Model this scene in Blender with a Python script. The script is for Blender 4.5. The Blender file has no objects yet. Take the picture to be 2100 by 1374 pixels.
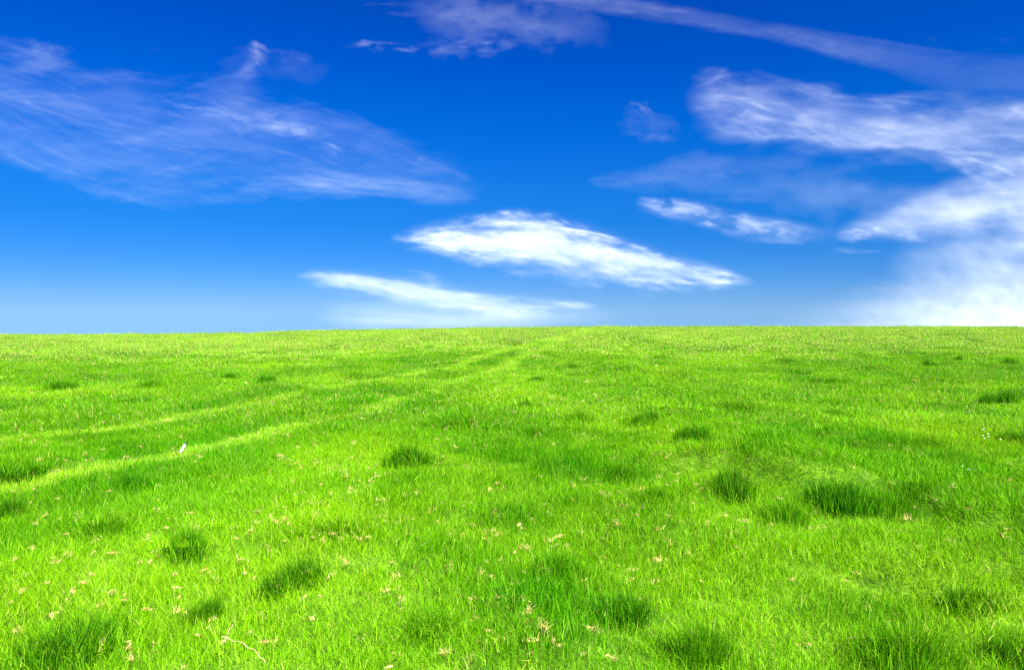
import bpy, math, random
import numpy as np

# ------------------------------------------------------------------ camera, sky, sun, exposure
S = bpy.context.scene
COL = S.collection
R_ = math.radians
CAM_H = 1.5
FPX = 1419.0                 # focal length in photo pixels (photo is 2100 wide)
PITCH = math.atan((687 - 640) / FPX)
EXPO = 2.0
SUN_AZ, SUN_EL = 145.0, 50.0  # degrees clockwise from the view direction / above the horizon
SUN_STRENGTH = 5.0

cam = bpy.data.objects.new('camera', bpy.data.cameras.new('camera'))
COL.objects.link(cam)
S.camera = cam
cam.data.sensor_width = 36
cam.data.lens = 36 * FPX / 2100
cam.data.clip_start = 0.05
cam.data.clip_end = 60000
cam.location = (0, 0, CAM_H)
cam.rotation_euler = (math.pi / 2 - PITCH, 0, 0)

SUN_DIR = (math.sin(R_(SUN_AZ)) * math.cos(R_(SUN_EL)), math.cos(R_(SUN_AZ)) * math.cos(R_(SUN_EL)), math.sin(R_(SUN_EL)))
sd = bpy.data.lights.new('sun', 'SUN')
sd.energy = SUN_STRENGTH
sd.angle = R_(0.53)
sd.color = (1.0, 0.965, 0.90)
sun = bpy.data.objects.new('sun', sd)
COL.objects.link(sun)
from mathutils import Vector
sun.rotation_euler = Vector(SUN_DIR).to_track_quat('Z', 'Y').to_euler()

world = bpy.data.worlds.new('World')
S.world = world
world.use_nodes = True
wn, wl = world.node_tree.nodes, world.node_tree.links
sky = wn.new('ShaderNodeTexSky')
sky.sky_type = 'NISHITA'
sky.sun_disc = False
sky.sun_elevation = R_(SUN_EL)
sky.sun_rotation = R_(SUN_AZ)
sky.air_density, sky.dust_density, sky.ozone_density = 1.0, 0.0, 10.0
# the photograph's graded, polarised blue: one colour correction by height above the horizon
geo = wn.new('ShaderNodeTexCoord')
sep = wn.new('ShaderNodeSeparateXYZ')
wl.new(geo.outputs['Generated'], sep.inputs[0])
mr = wn.new('ShaderNodeMapRange')
mr.inputs['From Min'].default_value = 0.0
mr.inputs['From Max'].default_value = 0.6
wl.new(sep.outputs['Z'], mr.inputs['Value'])
ramp = wn.new('ShaderNodeValToRGB')
wl.new(mr.outputs[0], ramp.inputs[0])
SKYS = 0.1
def lin(c):
    return [((v / 255 + 0.055) / 1.055) ** 2.4 if v / 255 > 0.04045 else v / 255 / 12.92 for v in c]
SKY_FIT = [  # photo row, target sRGB, sky texture value at that height
    (-200, (0, 66, 178), (0.72, 1.58, 3.55)),
    (35, (0, 82, 199), (0.86, 1.87, 4.15)),
    (135, (0, 93, 214), (1.02, 2.20, 4.70)),
    (265, (2, 113, 230), (1.32, 2.78, 5.60)),
    (395, (26, 134, 240), (1.95, 3.90, 6.90)),
    (465, (38, 143, 244), (2.60, 4.85, 7.70)),
    (525, (64, 157, 249), (3.55, 5.95, 8.00)),
    (565, (90, 171, 252), (4.55, 6.80, 7.95)),
    (595, (112, 182, 254), (5.45, 7.25, 7.70)),
    (625, (136, 195, 255), (5.50, 7.30, 7.70)),
    (640, (145, 201, 255), (5.50, 7.30, 7.70)),
]
el = ramp.color_ramp.elements
while len(el) > 1:
    el.remove(el[-1])
for i, (row, tgt, nis) in enumerate(sorted(SKY_FIT, key=lambda a: -a[0])):
    z = math.sin(math.atan((687 - row) / FPX) - PITCH)
    p = max(0, min(1, z / 0.6))
    e = el[0] if i == 0 else el.new(p)
    e.position = p
    t = lin(tgt)
    e.color = [t[k] / 2 ** EXPO / (SKYS * nis[k]) for k in range(3)] + [1]
mul = wn.new('ShaderNodeMix')
mul.data_type = 'RGBA'
mul.blend_type = 'MULTIPLY'
mul.inputs['Factor'].default_value = 1
wl.new(sky.outputs[0], mul.inputs['A'])
wl.new(ramp.outputs[0], mul.inputs['B'])
zc = wn.new('ShaderNodeMath'); zc.operation = 'MAXIMUM'; zc.inputs[1].default_value = 0.03
cb = wn.new('ShaderNodeCombineXYZ')
wl.new(sep.outputs['Z'], zc.inputs[0])
wl.new(sep.outputs['X'], cb.inputs[0]); wl.new(sep.outputs['Y'], cb.inputs[1]); wl.new(zc.outputs[0], cb.inputs[2])
wl.new(cb.outputs[0], sky.inputs['Vector'])
wl.new(mul.outputs['Result'], wn['Background'].inputs['Color'])
wn['Background'].inputs['Strength'].default_value = SKYS

S.view_settings.view_transform = 'Standard'
S.view_settings.look = 'None'
S.view_settings.gamma = 1
S.view_settings.use_curve_mapping = False
S.view_settings.exposure = EXPO
S.render.engine = 'CYCLES'
S.cycles.use_denoising = False
S.cycles.max_bounces = 6
S.cycles.diffuse_bounces = 3
S.cycles.transmission_bounces = 4
S.cycles.transparent_max_bounces = 24

# ------------------------------------------------------------------ helpers
rng = np.random.default_rng(7)
random.seed(7)

def hsh(ix, iy, seed):
    n = (ix.astype(np.int64) * 374761393 + iy.astype(np.int64) * 668265263 + seed * 1442695041) & 0x7fffffff
    n = ((n ^ (n >> 13)) * 1274126177) & 0x7fffffff
    n = n ^ (n >> 16)
    return (n & 0xffffff) / float(0xffffff)

def vnoise(x, y, seed=0):
    x = np.asarray(x, float); y = np.asarray(y, float)
    x0 = np.floor(x); y0 = np.floor(y)
    fx = x - x0; fy = y - y0
    fx = fx * fx * fx * (fx * (fx * 6 - 15) + 10); fy = fy * fy * fy * (fy * (fy * 6 - 15) + 10)
    a = hsh(x0, y0, seed); b = hsh(x0 + 1, y0, seed); c = hsh(x0, y0 + 1, seed); d = hsh(x0 + 1, y0 + 1, seed)
    return (a * (1 - fx) + b * fx) * (1 - fy) + (c * (1 - fx) + d * fx) * fy

def fbm(x, y, seed=0, oct=4, gain=0.5):
    s = 0; a = 1; t = 0
    x = np.asarray(x, float); y = np.asarray(y, float)
    for i in range(oct):
        s = s + a * vnoise(x, y, seed + i * 17); t += a; a *= gain
        x, y = x * 1.93 + y * 0.35 + 5.3, y * 1.93 - x * 0.35 + 1.7
    return s / t

def sstep(a, b, x):
    t = np.clip((x - a) / (b - a), 0, 1)
    return t * t * (3 - 2 * t)

def mesh_obj(name, V, F, mat=None, attrs=None, parent=None, smooth=False, link=True):
    """V (n,3) array, F list of equal-length index rows (array) or list of arrays"""
    me = bpy.data.meshes.new(name)
    V = np.asarray(V, dtype=np.float32)
    Fs = F if isinstance(F, list) else [F]
    Fs = [np.asarray(f, dtype=np.int32) for f in Fs if len(f)]
    me.vertices.add(len(V)); me.vertices.foreach_set('co', V.ravel())
    loops = np.concatenate([f.ravel() for f in Fs]) if Fs else np.zeros(0, np.int32)
    tot = np.concatenate([np.full(len(f), f.shape[1], np.int32) for f in Fs]) if Fs else np.zeros(0, np.int32)
    if len(loops):
        me.loops.add(len(loops)); me.loops.foreach_set('vertex_index', loops)
        me.polygons.add(len(tot))
        me.polygons.foreach_set('loop_start', np.concatenate([[0], np.cumsum(tot)[:-1]]).astype(np.int32))
        me.polygons.foreach_set('loop_total', tot)
        if smooth:
            me.polygons.foreach_set('use_smooth', np.ones(len(tot), bool))
    for k, v in (attrs or {}).items():
        v = np.asarray(v)
        if v.ndim == 2:
            a = me.attributes.new(k, 'FLOAT_VECTOR', 'POINT'); a.data.foreach_set('vector', v.astype(np.float32).ravel())
        elif v.dtype.kind == 'i':
            a = me.attributes.new(k, 'INT', 'POINT'); a.data.foreach_set('value', v.astype(np.int32))
        else:
            a = me.attributes.new(k, 'FLOAT', 'POINT'); a.data.foreach_set('value', v.astype(np.float32))
    me.update(); me.validate()
    if mat: me.materials.append(mat)
    o = bpy.data.objects.new(name, me)
    if link: COL.objects.link(o)
    if parent: o.parent = parent
    return o

def tag(o, label=None, cat=None, group=None, kind=None):
    for k, v in (('label', label), ('category', cat), ('group', group), ('kind', kind)):
        if v: o[k] = v
    return o

def empty(name, loc):
    o = bpy.data.objects.new(name, None)
    o.empty_display_size = 0.05
    o.location = loc
    COL.objects.link(o)
    return o

# ------------------------------------------------------------------ terrain height
HPX = np.array([0, 200, 420, 530, 560, 700, 850, 1000, 1200, 1500, 2080, 2110, 2400])
HPY = np.array([691, 690, 688.5, 687, 684.5, 681.5, 679, 676, 674, 673.5, 674, 677, 684])
CREST = 70.0

RIDGE = None
def H(x, y):
    x = np.asarray(x, float); y = np.asarray(y, float)
    r = np.sqrt(x * x + y * y)
    d = np.maximum(y, r * 0.62)
    tx = np.clip(x / np.maximum(y, r * 0.3 + 1e-6), -1.6, 1.6) * FPX + 1050
    hp = np.interp(tx, HPX, HPY)
    slope = (CAM_H / CREST) - (hp - 640) / FPX
    h = slope * np.minimum(d, CREST) * sstep(2, 30, d)
    q = np.maximum(d - CREST, 0)
    fall = np.where(q < 20, q * q * 0.0018, 0.72 + (q - 20) * 0.072)
    h = h - 400 * (1 - np.exp(-fall / 400))
    near = 1 - sstep(45, 68, d)
    h = h + (fbm(x / 9 + 3, y / 9, 11, 2) - 0.5) * 0.30 * near * sstep(5, 14, r)
    h = h + (fbm(x / 1.3, y / 1.3, 5, 3) - 0.5) * 0.16 * (1 - 0.6 * sstep(30, 70, d))
    hm = sstep(0.52, 0.74, fbm(x / 0.85 + 2, y / 0.85, 19, 3))
    w_ = 0.35
    if RIDGE is not None: w_ = 0.35 + 0.8 * np.exp(-(poly_dist(x, y, RIDGE) / 2.2) ** 2)
    h = h + 0.10 * hm * w_ * (1 - 0.5 * sstep(25, 60, d))
    # long low bank running down towards the right foreground
    if RIDGE is not None:
        dd = poly_dist(x, y, RIDGE)
        h = h + 0.11 * np.exp(-(dd / 0.60) ** 2) * (1 - sstep(14, 30, d))
    # the two wheel ruts lie a little lower
    if TRACKS:
        for t in TRACKS:
            dd = poly_dist(x, y, t)
            h = h - 0.012 * np.exp(-(dd / 0.22) ** 2)
    # long clumps stand on slight hummocks of their own
    for (tx, ty, tz), ts, tk in TUSS_AT:
        q = ((x - tx) ** 2 + (y - ty) ** 2) / (0.45 * ts) ** 2
        h = h + np.where(q < 9, min(0.14 * ts, 0.07) * np.exp(-np.minimum(q, 9)), 0)
    return h

TUSS_AT = []
def poly_dist(x, y, P):
    best = np.full(np.shape(x), 1e9)
    for (ax, ay), (bx, by) in zip(P[:-1], P[1:]):
        vx, vy = bx - ax, by - ay
        t = np.clip(((x - ax) * vx + (y - ay) * vy) / (vx * vx + vy * vy), 0, 1)
        best = np.minimum(best, np.hypot(x - ax - t * vx, y - ay - t * vy))
    return best

def ray(px, py):
    X, Z = (px - 1050) / FPX, (687 - py) / FPX
    c, s = math.cos(PITCH), math.sin(PITCH)
    return X, c + s * Z, c * Z - s

def at(px, py):
    """the point of the field seen at a pixel of the photograph"""
    dx, dy, dz = ray(px, py)
    lo, k = 1.0, 1.0
    prev = 1.0
    while k < 90:
        if CAM_H + dz * k < float(H(dx * k, dy * k)): break
        prev = k; k *= 1.04
    lo, hi = prev, k
    for _ in range(24):
        m = (lo + hi) / 2
        if CAM_H + dz * m < float(H(dx * m, dy * m)): hi = m
        else: lo = m
    x, y = dx * hi, dy * hi
    return x, y, float(H(x, y))

TRACKS = []
def flat_poly(pts):
    return [at(a, b)[:2] for a, b in pts]
t1 = flat_poly([(-420, 955), (-200, 930), (0, 905), (200, 884), (340, 866), (520, 832), (690, 798), (850, 768), (960, 746), (1060, 719), (1130, 698), (1190, 680), (1218, 671)])
t2 = flat_poly([(-420, 1080), (-200, 1042), (0, 1004), (180, 968), (370, 934), (520, 900), (640, 872), (780, 838), (900, 800), (1000, 768), (1080, 733), (1130, 711), (1190, 686), (1225, 672)])
rd = flat_poly([(1300, 690), (1290, 760), (1330, 850), (1420, 890), (1600, 960), (1740, 1008), (1900, 1050), (2150, 1120)])
TRACKS = [t1, t2]
RIDGE = rd

# ------------------------------------------------------------------ materials
def new_mat(name):
    m = bpy.data.materials.new(name); m.use_nodes = True
    n, l = m.node_tree.nodes, m.node_tree.links
    for x in list(n): n.remove(x)
    out = n.new('ShaderNodeOutputMaterial')
    return m, n, l, out

def ramp_node(n, stops):
    r = n.new('ShaderNodeValToRGB'); e = r.color_ramp.elements
    while len(e) > 1: e.remove(e[-1])
    for i, (p, c) in enumerate(stops):
        k = e[0] if i == 0 else e.new(p)
        k.position = p; k.color = tuple(c) + (1,)
    return r

def blade_mat(name, fresh, yellow, trans=0.45, rough=0.5, spec=0.03):
    m, n, l, out = new_mat(name)
    rnd = n.new('ShaderNodeAttribute'); rnd.attribute_name = 'rnd'
    tint = n.new('ShaderNodeAttribute'); tint.attribute_name = 'tint'; tint.attribute_type = 'INSTANCER'
    a = ramp_node(n, fresh); b = ramp_node(n, yellow)
    l.new(rnd.outputs['Fac'], a.inputs[0]); l.new(rnd.outputs['Fac'], b.inputs[0])
    mx = n.new('ShaderNodeMix'); mx.data_type = 'RGBA'
    l.new(tint.outputs['Fac'], mx.inputs['Factor']); l.new(a.outputs[0], mx.inputs['A']); l.new(b.outputs[0], mx.inputs['B'])
    # patches a few metres wide differ a little in hue
    pos = n.new('ShaderNodeNewGeometry')
    nz = n.new('ShaderNodeTexNoise'); nz.inputs['Scale'].default_value = 0.45; nz.inputs['Detail'].default_value = 3
    l.new(pos.outputs['Position'], nz.inputs['Vector'])
    hs = n.new('ShaderNodeHueSaturation')
    hm = n.new('ShaderNodeMapRange'); hm.inputs['From Min'].default_value = 0.3; hm.inputs['From Max'].default_value = 0.7
    hm.inputs['To Min'].default_value = 0.488; hm.inputs['To Max'].default_value = 0.508
    l.new(nz.outputs['Fac'], hm.inputs['Value']); l.new(hm.outputs[0], hs.inputs['Hue'])
    l.new(mx.outputs['Result'], hs.inputs['Color'])
    p = n.new('ShaderNodeBsdfPrincipled')
    p.inputs['Roughness'].default_value = rough
    p.inputs['Specular IOR Level'].default_value = spec
    t = n.new('ShaderNodeBsdfTranslucent')
    l.new(hs.outputs[0], p.inputs['Base Color']); l.new(hs.outputs[0], t.inputs['Color'])
    ms = n.new('ShaderNodeMixShader'); ms.inputs[0].default_value = trans
    l.new(p.outputs[0], ms.inputs[1]); l.new(t.outputs[0], ms.inputs[2]); l.new(ms.outputs[0], out.inputs[0])
    return m

M_GRASS = blade_mat('grass_blades',
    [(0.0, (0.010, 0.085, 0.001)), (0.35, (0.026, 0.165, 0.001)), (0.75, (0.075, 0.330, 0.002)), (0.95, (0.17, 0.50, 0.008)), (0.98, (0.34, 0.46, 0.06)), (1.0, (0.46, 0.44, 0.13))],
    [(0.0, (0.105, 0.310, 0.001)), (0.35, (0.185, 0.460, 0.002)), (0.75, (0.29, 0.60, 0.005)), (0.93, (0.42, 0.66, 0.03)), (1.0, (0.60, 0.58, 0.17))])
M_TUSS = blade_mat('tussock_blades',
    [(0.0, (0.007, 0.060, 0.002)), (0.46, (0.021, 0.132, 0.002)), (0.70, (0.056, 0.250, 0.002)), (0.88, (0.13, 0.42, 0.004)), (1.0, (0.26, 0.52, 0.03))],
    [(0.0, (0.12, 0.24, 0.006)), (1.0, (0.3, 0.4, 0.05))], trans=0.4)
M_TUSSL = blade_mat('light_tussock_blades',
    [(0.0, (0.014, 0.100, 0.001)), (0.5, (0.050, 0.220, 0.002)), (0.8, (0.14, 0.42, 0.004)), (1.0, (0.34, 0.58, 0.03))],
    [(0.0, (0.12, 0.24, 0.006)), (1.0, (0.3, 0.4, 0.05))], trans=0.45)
M_STRAW = blade_mat('dry_straw',
    [(0.0, (0.30, 0.18, 0.05)), (0.3, (0.50, 0.37, 0.11)), (1.0, (0.72, 0.62, 0.27))],
    [(0.0, (0.4, 0.3, 0.1)), (1.0, (0.6, 0.5, 0.3))], trans=0.25)

def simple_mat(name, col, rough=0.6, noise=None, trans=0.0):
    m, n, l, out = new_mat(name)
    p = n.new('ShaderNodeBsdfPrincipled'); p.inputs['Roughness'].default_value = rough
    p.inputs['Base Color'].default_value = tuple(col) + (1,)
    if noise:
        tc = n.new('ShaderNodeTexCoord'); nz = n.new('ShaderNodeTexNoise'); nz.inputs['Scale'].default_value = noise[0]
        l.new(tc.outputs['Object'], nz.inputs['Vector'])
        r = ramp_node(n, [(0.3, noise[1]), (0.7, col)]); l.new(nz.outputs['Fac'], r.inputs[0]); l.new(r.outputs[0], p.inputs['Base Color'])
    l.new(p.outputs[0], out.inputs[0])
    return m

# ground: soil and moss-green thatch between the blades
M_GND, n, l, out = new_mat('ground_turf')
geo_ = n.new('ShaderNodeNewGeometry')
nz = n.new('ShaderNodeTexNoise'); nz.inputs['Scale'].default_value = 6; nz.inputs['Detail'].default_value = 8
l.new(geo_.outputs['Position'], nz.inputs['Vector'])
nz2 = n.new('ShaderNodeTexNoise'); nz2.inputs['Scale'].default_value = 0.7; nz2.inputs['Detail'].default_value = 5
l.new(geo_.outputs['Position'], nz2.inputs['Vector'])
ra = ramp_node(n, [(0.3, (0.030, 0.075, 0.006)), (0.5, (0.075, 0.17, 0.008)), (0.7, (0.12, 0.24, 0.012))])
rb = ramp_node(n, [(0.3, (0.7, 0.8, 0.7)), (0.7, (1.2, 1.1, 1.0))])
l.new(nz.outputs['Fac'], ra.inputs[0]); l.new(nz2.outputs['Fac'], rb.inputs[0])
mm = n.new('ShaderNodeMix'); mm.data_type = 'RGBA'; mm.blend_type = 'MULTIPLY'; mm.inputs['Factor'].default_value = 1
l.new(ra.outputs[0], mm.inputs['A']); l.new(rb.outputs[0], mm.inputs['B'])
pp = n.new('ShaderNodeBsdfPrincipled'); pp.inputs['Roughness'].default_value = 0.9; pp.inputs['Specular IOR Level'].default_value = 0.1
l.new(mm.outputs['Result'], pp.inputs['Base Color'])
bp = n.new('ShaderNodeBump'); bp.inputs['Distance'].default_value = 0.05; bp.inputs['Strength'].default_value = 0.6
l.new(nz.outputs['Fac'], bp.inputs['Height']); l.new(bp.outputs[0], pp.inputs['Normal'])
l.new(pp.outputs[0], out.inputs[0])

# ------------------------------------------------------------------ ground sheet (polar grid, finer near and in front)
front = np.linspace(-62, 62, 400)
back = np.linspace(62, 298, 90)[1:-1]
ang = np.radians(np.concatenate([front, back]))
rad = np.concatenate([[0.3], np.geomspace(0.7, 95, 330), np.geomspace(100, 3000, 60)])
A, Rr = np.meshgrid(ang, rad)
X, Y = Rr * np.sin(A), Rr * np.cos(A)
Z = H(X, Y)
V_GROUND_MIN = Z.min()
V = np.stack([X, Y, Z], -1).reshape(-1, 3)
na = len(ang)
i = np.arange(len(rad) - 1)[:, None]; j = np.arange(na)[None, :]
j2 = (j + 1) % na
F = np.stack([i * na + j, (i + 1) * na + j, (i + 1) * na + j2, i * na + j2], -1).reshape(-1, 4)[:, ::-1]
V = np.vstack([V, [[0, 0, float(H(0, 0.01))]]])
c = len(V) - 1
jj = np.arange(na)
Fc = np.stack([jj, (jj + 1) % na, np.full(na, c)], -1)[:, ::-1]
g = mesh_obj('ground', V, [F, Fc], M_GND, smooth=True)
tag(g, 'gently rolling green meadow ground rising to a near crest', kind='structure')

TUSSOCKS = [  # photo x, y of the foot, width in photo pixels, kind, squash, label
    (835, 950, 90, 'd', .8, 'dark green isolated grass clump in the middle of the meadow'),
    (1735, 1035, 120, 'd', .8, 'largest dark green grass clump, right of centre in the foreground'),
    (1512, 1010, 95, 'd', .8, 'dark grass clump just left of the largest dark one'),
    (1425, 903, 85, 'd', .8, 'dark grass clump on the low bank behind the two large dark ones'),
    (2048, 827, 62, 'd', .9, 'dull dark green grass clump near the right edge, well back'),
    (385, 1130, 95, 'd', .7, 'dark grass clump in the left foreground ringed by straw specks'),
    (150, 1345, 190, 'd', .6, 'widest long grass clump in the bottom left corner'),
    (600, 1200, 110, 'd', .6, 'dark grass clump in the lower left foreground, right of the straw-ringed one'),
    (550, 786, 40, 'd', .9, 'small dark clump, right one of the pair beyond the wheel tracks'),
    (471, 779, 28, 'd', .9, 'small dark clump, left one of the pair beyond the wheel tracks'),
    (1071, 834, 44, 'd', .8, 'dark grass tuft at the middle beside the wheel tracks'),
    (1185, 862, 56, 'l', .7, 'low soft grass clump right of the tuft beside the wheel tracks'),
    (1326, 866, 50, 'd', .7, 'narrow dark clump at the foot of the bank, behind a straw speck'),
    (940, 868, 130, 'l', .35, 'broad low patch of longer grass between tracks and central dark clump'),
    (30, 975, 130, 'd', .45, 'dark long grass at the left edge between the two wheel tracks'),
    (18, 1052, 80, 'd', .6, 'dark long grass at the left edge below the nearer wheel track'),
    (265, 1000, 64, 'd', .7, 'dark leafy clump touching the nearer wheel track below the feather'),
    (1145, 1180, 100, 'l', .8, 'mid green clump with a curved straw lying in front'),
    (1290, 1265, 120, 'd', .6, 'spreading clump at the bottom, right of the middle'),
    (1270, 975, 66, 'l', .7, 'faint low clump left of the bank among short grass'),
    (432, 1262, 70, 'd', .6, 'small dark clump between the bottom left corner and the lower left one'),
    (118, 796, 56, 'd', .6, 'blurred clump far left beyond the wheel tracks'),
    (840, 721, 17, 'd', .8, 'tiny dark tuft far off just left of the distant tracks'),
    (1855, 684, 16, 'd', .9, 'tiny tuft near the horizon at the right'),
    (1905, 751, 26, 'd', .9, 'small tuft with light spiky blades far right below the horizon'),
    (1967, 740, 18, 'd', .9, 'small tuft far right, farther off than the spiky one'),
    (2067, 747, 24, 'd', .9, 'small tuft at the far right edge below the horizon'),
    (2085, 905, 70, 'd', .6, 'long dark grass at the right edge below the dull clump'),
    (1672, 786, 30, 'l', .8, 'small spiky tuft right of the bank, left one of two'),
    (1718, 786, 44, 'd', .5, 'small rounded tuft right of the bank, right one of two'),
    (1710, 852, 34, 'l', .7, 'small light tuft in the middle of the right-hand meadow'),
    (1311, 767, 24, 'd', .7, 'small tuft high on the bank'),
    (1305, 806, 20, 'd', .7, 'small tuft halfway along the bank'),
    (1900, 915, 60, 'l', .7, 'soft clump in the right-hand meadow left of the white flowers'),
    (690, 1090, 130, 'l', .4, 'low spreading clump among straw specks left of the middle foreground'),
    (1440, 1345, 120, 'l', .9, 'tall pale green clump at the bottom edge beside a brown straw heap'),
    (1030, 912, 56, 'd', .5, 'low dark patch right of the central dark clump'),
    (1095, 890, 52, 'l', .6, 'low patch of longer grass behind the central straw specks'),
    (2080, 1345, 130, 'd', .5, 'dark long grass in the bottom right corner'),
    (880, 715, 14, 'l', .8, 'tiny pale tuft far off right of the dark distant tuft'),
    (20, 698, 34, 'd', .6, 'dusky clump at the left edge just under the horizon'),
    (310, 792, 44, 'l', .7, 'soft clump beyond the wheel tracks left of the small dark pair'),
    (1885, 1010, 70, 'l', .7, 'bright clump in the grass right of the largest dark clump'),
    (1820, 1045, 90, 'l', .8, 'yellow-green clump leaning against the largest dark clump'),
    (1500, 838, 90, 'l', .6, 'bright yellow-green clump high on the bank'),
    (1610, 1060, 90, 'l', .7, 'olive clump between and below the two large dark clumps'),
    (1340, 1020, 70, 'd', .45, 'low dark patch left of the pair of large dark clumps'),
    (1860, 1350, 150, 'l', .8, 'long pale clump with thin bent blades at the bottom right'),
    (210, 1085, 110, 'l', .5, 'soft clump in the left foreground above the straw-ringed one'),
    (880, 1290, 120, 'l', .5, 'soft green clump at the bottom left of the middle'),
    (1980, 1240, 120, 'd', .4, 'dark spreading grass in the right foreground'),
    (1250, 720, 24, 'd', .5, 'tiny tuft far off right of the distant wheel tracks'),
    (1180, 755, 26, 'd', .5, 'small flat tuft right of the wheel tracks towards the crest'),
    (1100, 780, 30, 'd', .5, 'small flat tuft just right of the nearer distant wheel track')
]
TUSS_AT = [(at(t[0], t[1]), t[2] / FPX * 0.95 * at(t[0], t[1])[1], t[3]) for t in TUSSOCKS]

# ------------------------------------------------------------------ grass blades
def blades(n, sig, hmin, hmax, w, lean, segs=3, seed=0, out=0.0, round_=False, curl=0.0, rmax=None, tallc=0.0, sect=1.0):
    r = np.random.default_rng(seed)
    if round_:
        rr = np.sqrt(r.random(n)) * sig; th = r.random(n) * 2 * np.pi
        bx, by = rr * np.cos(th), rr * np.sin(th)
    else:
        bx, by = r.normal(0, sig, n), r.normal(0, sig, n)
        rr = np.hypot(bx, by)
    hgt = hmin + (hmax - hmin) * r.random(n) ** 1.3
    if tallc: hgt = hgt * (1 - tallc * np.clip(rr / sig, 0, 1.3) ** 2 * 0.75)
    la = r.random(n) * 2 * np.pi
    lx, ly = np.cos(la), np.sin(la)
    if out:
        ox, oy = bx / (rr + 1e-6), by / (rr + 1e-6)
        k = out * np.clip(rr / sig, 0, 1.2)
        lx, ly = lx * (1 - 0.5 * out) + ox * k, ly * (1 - 0.5 * out) + oy * k
        s = np.hypot(lx, ly) + 1e-6; lx /= s; ly /= s
    ln = np.abs(r.normal(lean, lean * 0.55, n))
    ww = w * (0.6 + 0.8 * r.random(n))
    fa = r.random(n) * np.pi
    px, py = np.cos(fa), np.sin(fa)
    rnd = r.random(n)
    V, AT = [], []
    for s in range(segs + 1):
        t = s / segs
        bend = ln * t ** 1.8
        cx = bx + lx * bend * hgt; cy = by + ly * bend * hgt
        cz = hgt * (t - curl * t * t) * np.sqrt(np.clip(1 - (ln * t) ** 2 * 0.35, 0.15, 1)) - 0.012 * (1 - t)
        wd = ww * (1 - t ** 2.2) * 0.5
        if s < segs:
            V += [np.stack([cx - px * wd, cy - py * wd, cz], -1), np.stack([cx + px * wd, cy + py * wd, cz], -1)]
        else:
            V += [np.stack([cx, cy, cz], -1)]
    V = np.stack(V, 1)                       # n, 2*segs+1, 3
    k = 2 * segs + 1
    base = (np.arange(n) * k)[:, None]
    q = [base + np.array([[2 * s, 2 * s + 1, 2 * s + 3, 2 * s + 2]]) for s in range(segs - 1)]
    Fq = np.concatenate(q) if q else np.zeros((0, 4), int)
    Ft = base + np.array([[2 * segs - 2, 2 * segs - 1, 2 * segs]])
    return V.reshape(-1, 3), [Fq, Ft], np.repeat(rnd, k)

def merge(parts):
    Vs, Fq, Ft, rn = [], [], [], []
    o = 0
    for V, (a, b), r in parts:
        Vs.append(V); Fq.append(a + o); Ft.append(b + o); rn.append(r); o += len(V)
    return np.concatenate(Vs), [np.concatenate(Fq), np.concatenate(Ft)], np.concatenate(rn)

def pale(b):                # straw-pale blades: dry turf in ruts, painted-in distance haze in MID and FAR
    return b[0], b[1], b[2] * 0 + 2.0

PATCH = bpy.data.collections.new('grass_patches')     # kept out of the scene: only instanced
pidx = 0
def patch(parts, mat=None, calm=1.0):
    global pidx
    V, Fs, r = merge(parts)
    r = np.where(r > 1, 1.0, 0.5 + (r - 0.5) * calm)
    o = mesh_obj('patch_%03d' % pidx, V, Fs, mat or M_GRASS, {'rnd': r}, link=False)
    PATCH.objects.link(o); pidx += 1
    return pidx - 1
NEAR = [patch([blades(560, 0.13, 0.026, 0.070, 0.0026, 0.62, 3, 100 + k), blades(9, 0.13, 0.065, 0.105, 0.0020, 0.8, 4, 200 + k)]) for k in range(9)]
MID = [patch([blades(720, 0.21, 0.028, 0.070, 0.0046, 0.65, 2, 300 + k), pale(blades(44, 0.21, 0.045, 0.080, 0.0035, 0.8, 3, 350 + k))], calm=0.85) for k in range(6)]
FAR = [patch([blades(800, 0.44, 0.030, 0.072, 0.014, 0.7, 2, 400 + k), pale(blades(300, 0.44, 0.05, 0.085, 0.010, 0.7, 2, 450 + k))], calm=0.55) for k in range(5)]  # the many pale blades put distance haze into the grass colour
SHORT = [patch([blades(360, 0.10, 0.018, 0.045, 0.0038, 1.2, 2, 500 + k), pale(blades(42, 0.10, 0.02, 0.05, 0.0034, 1.3, 2, 550 + k))]) for k in range(5)]
STRAWP = [patch([blades(18, 0.018, 0.010, 0.026, 0.0028, 1.4, 3, 600 + k)], M_STRAW) for k in range(6)]

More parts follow.
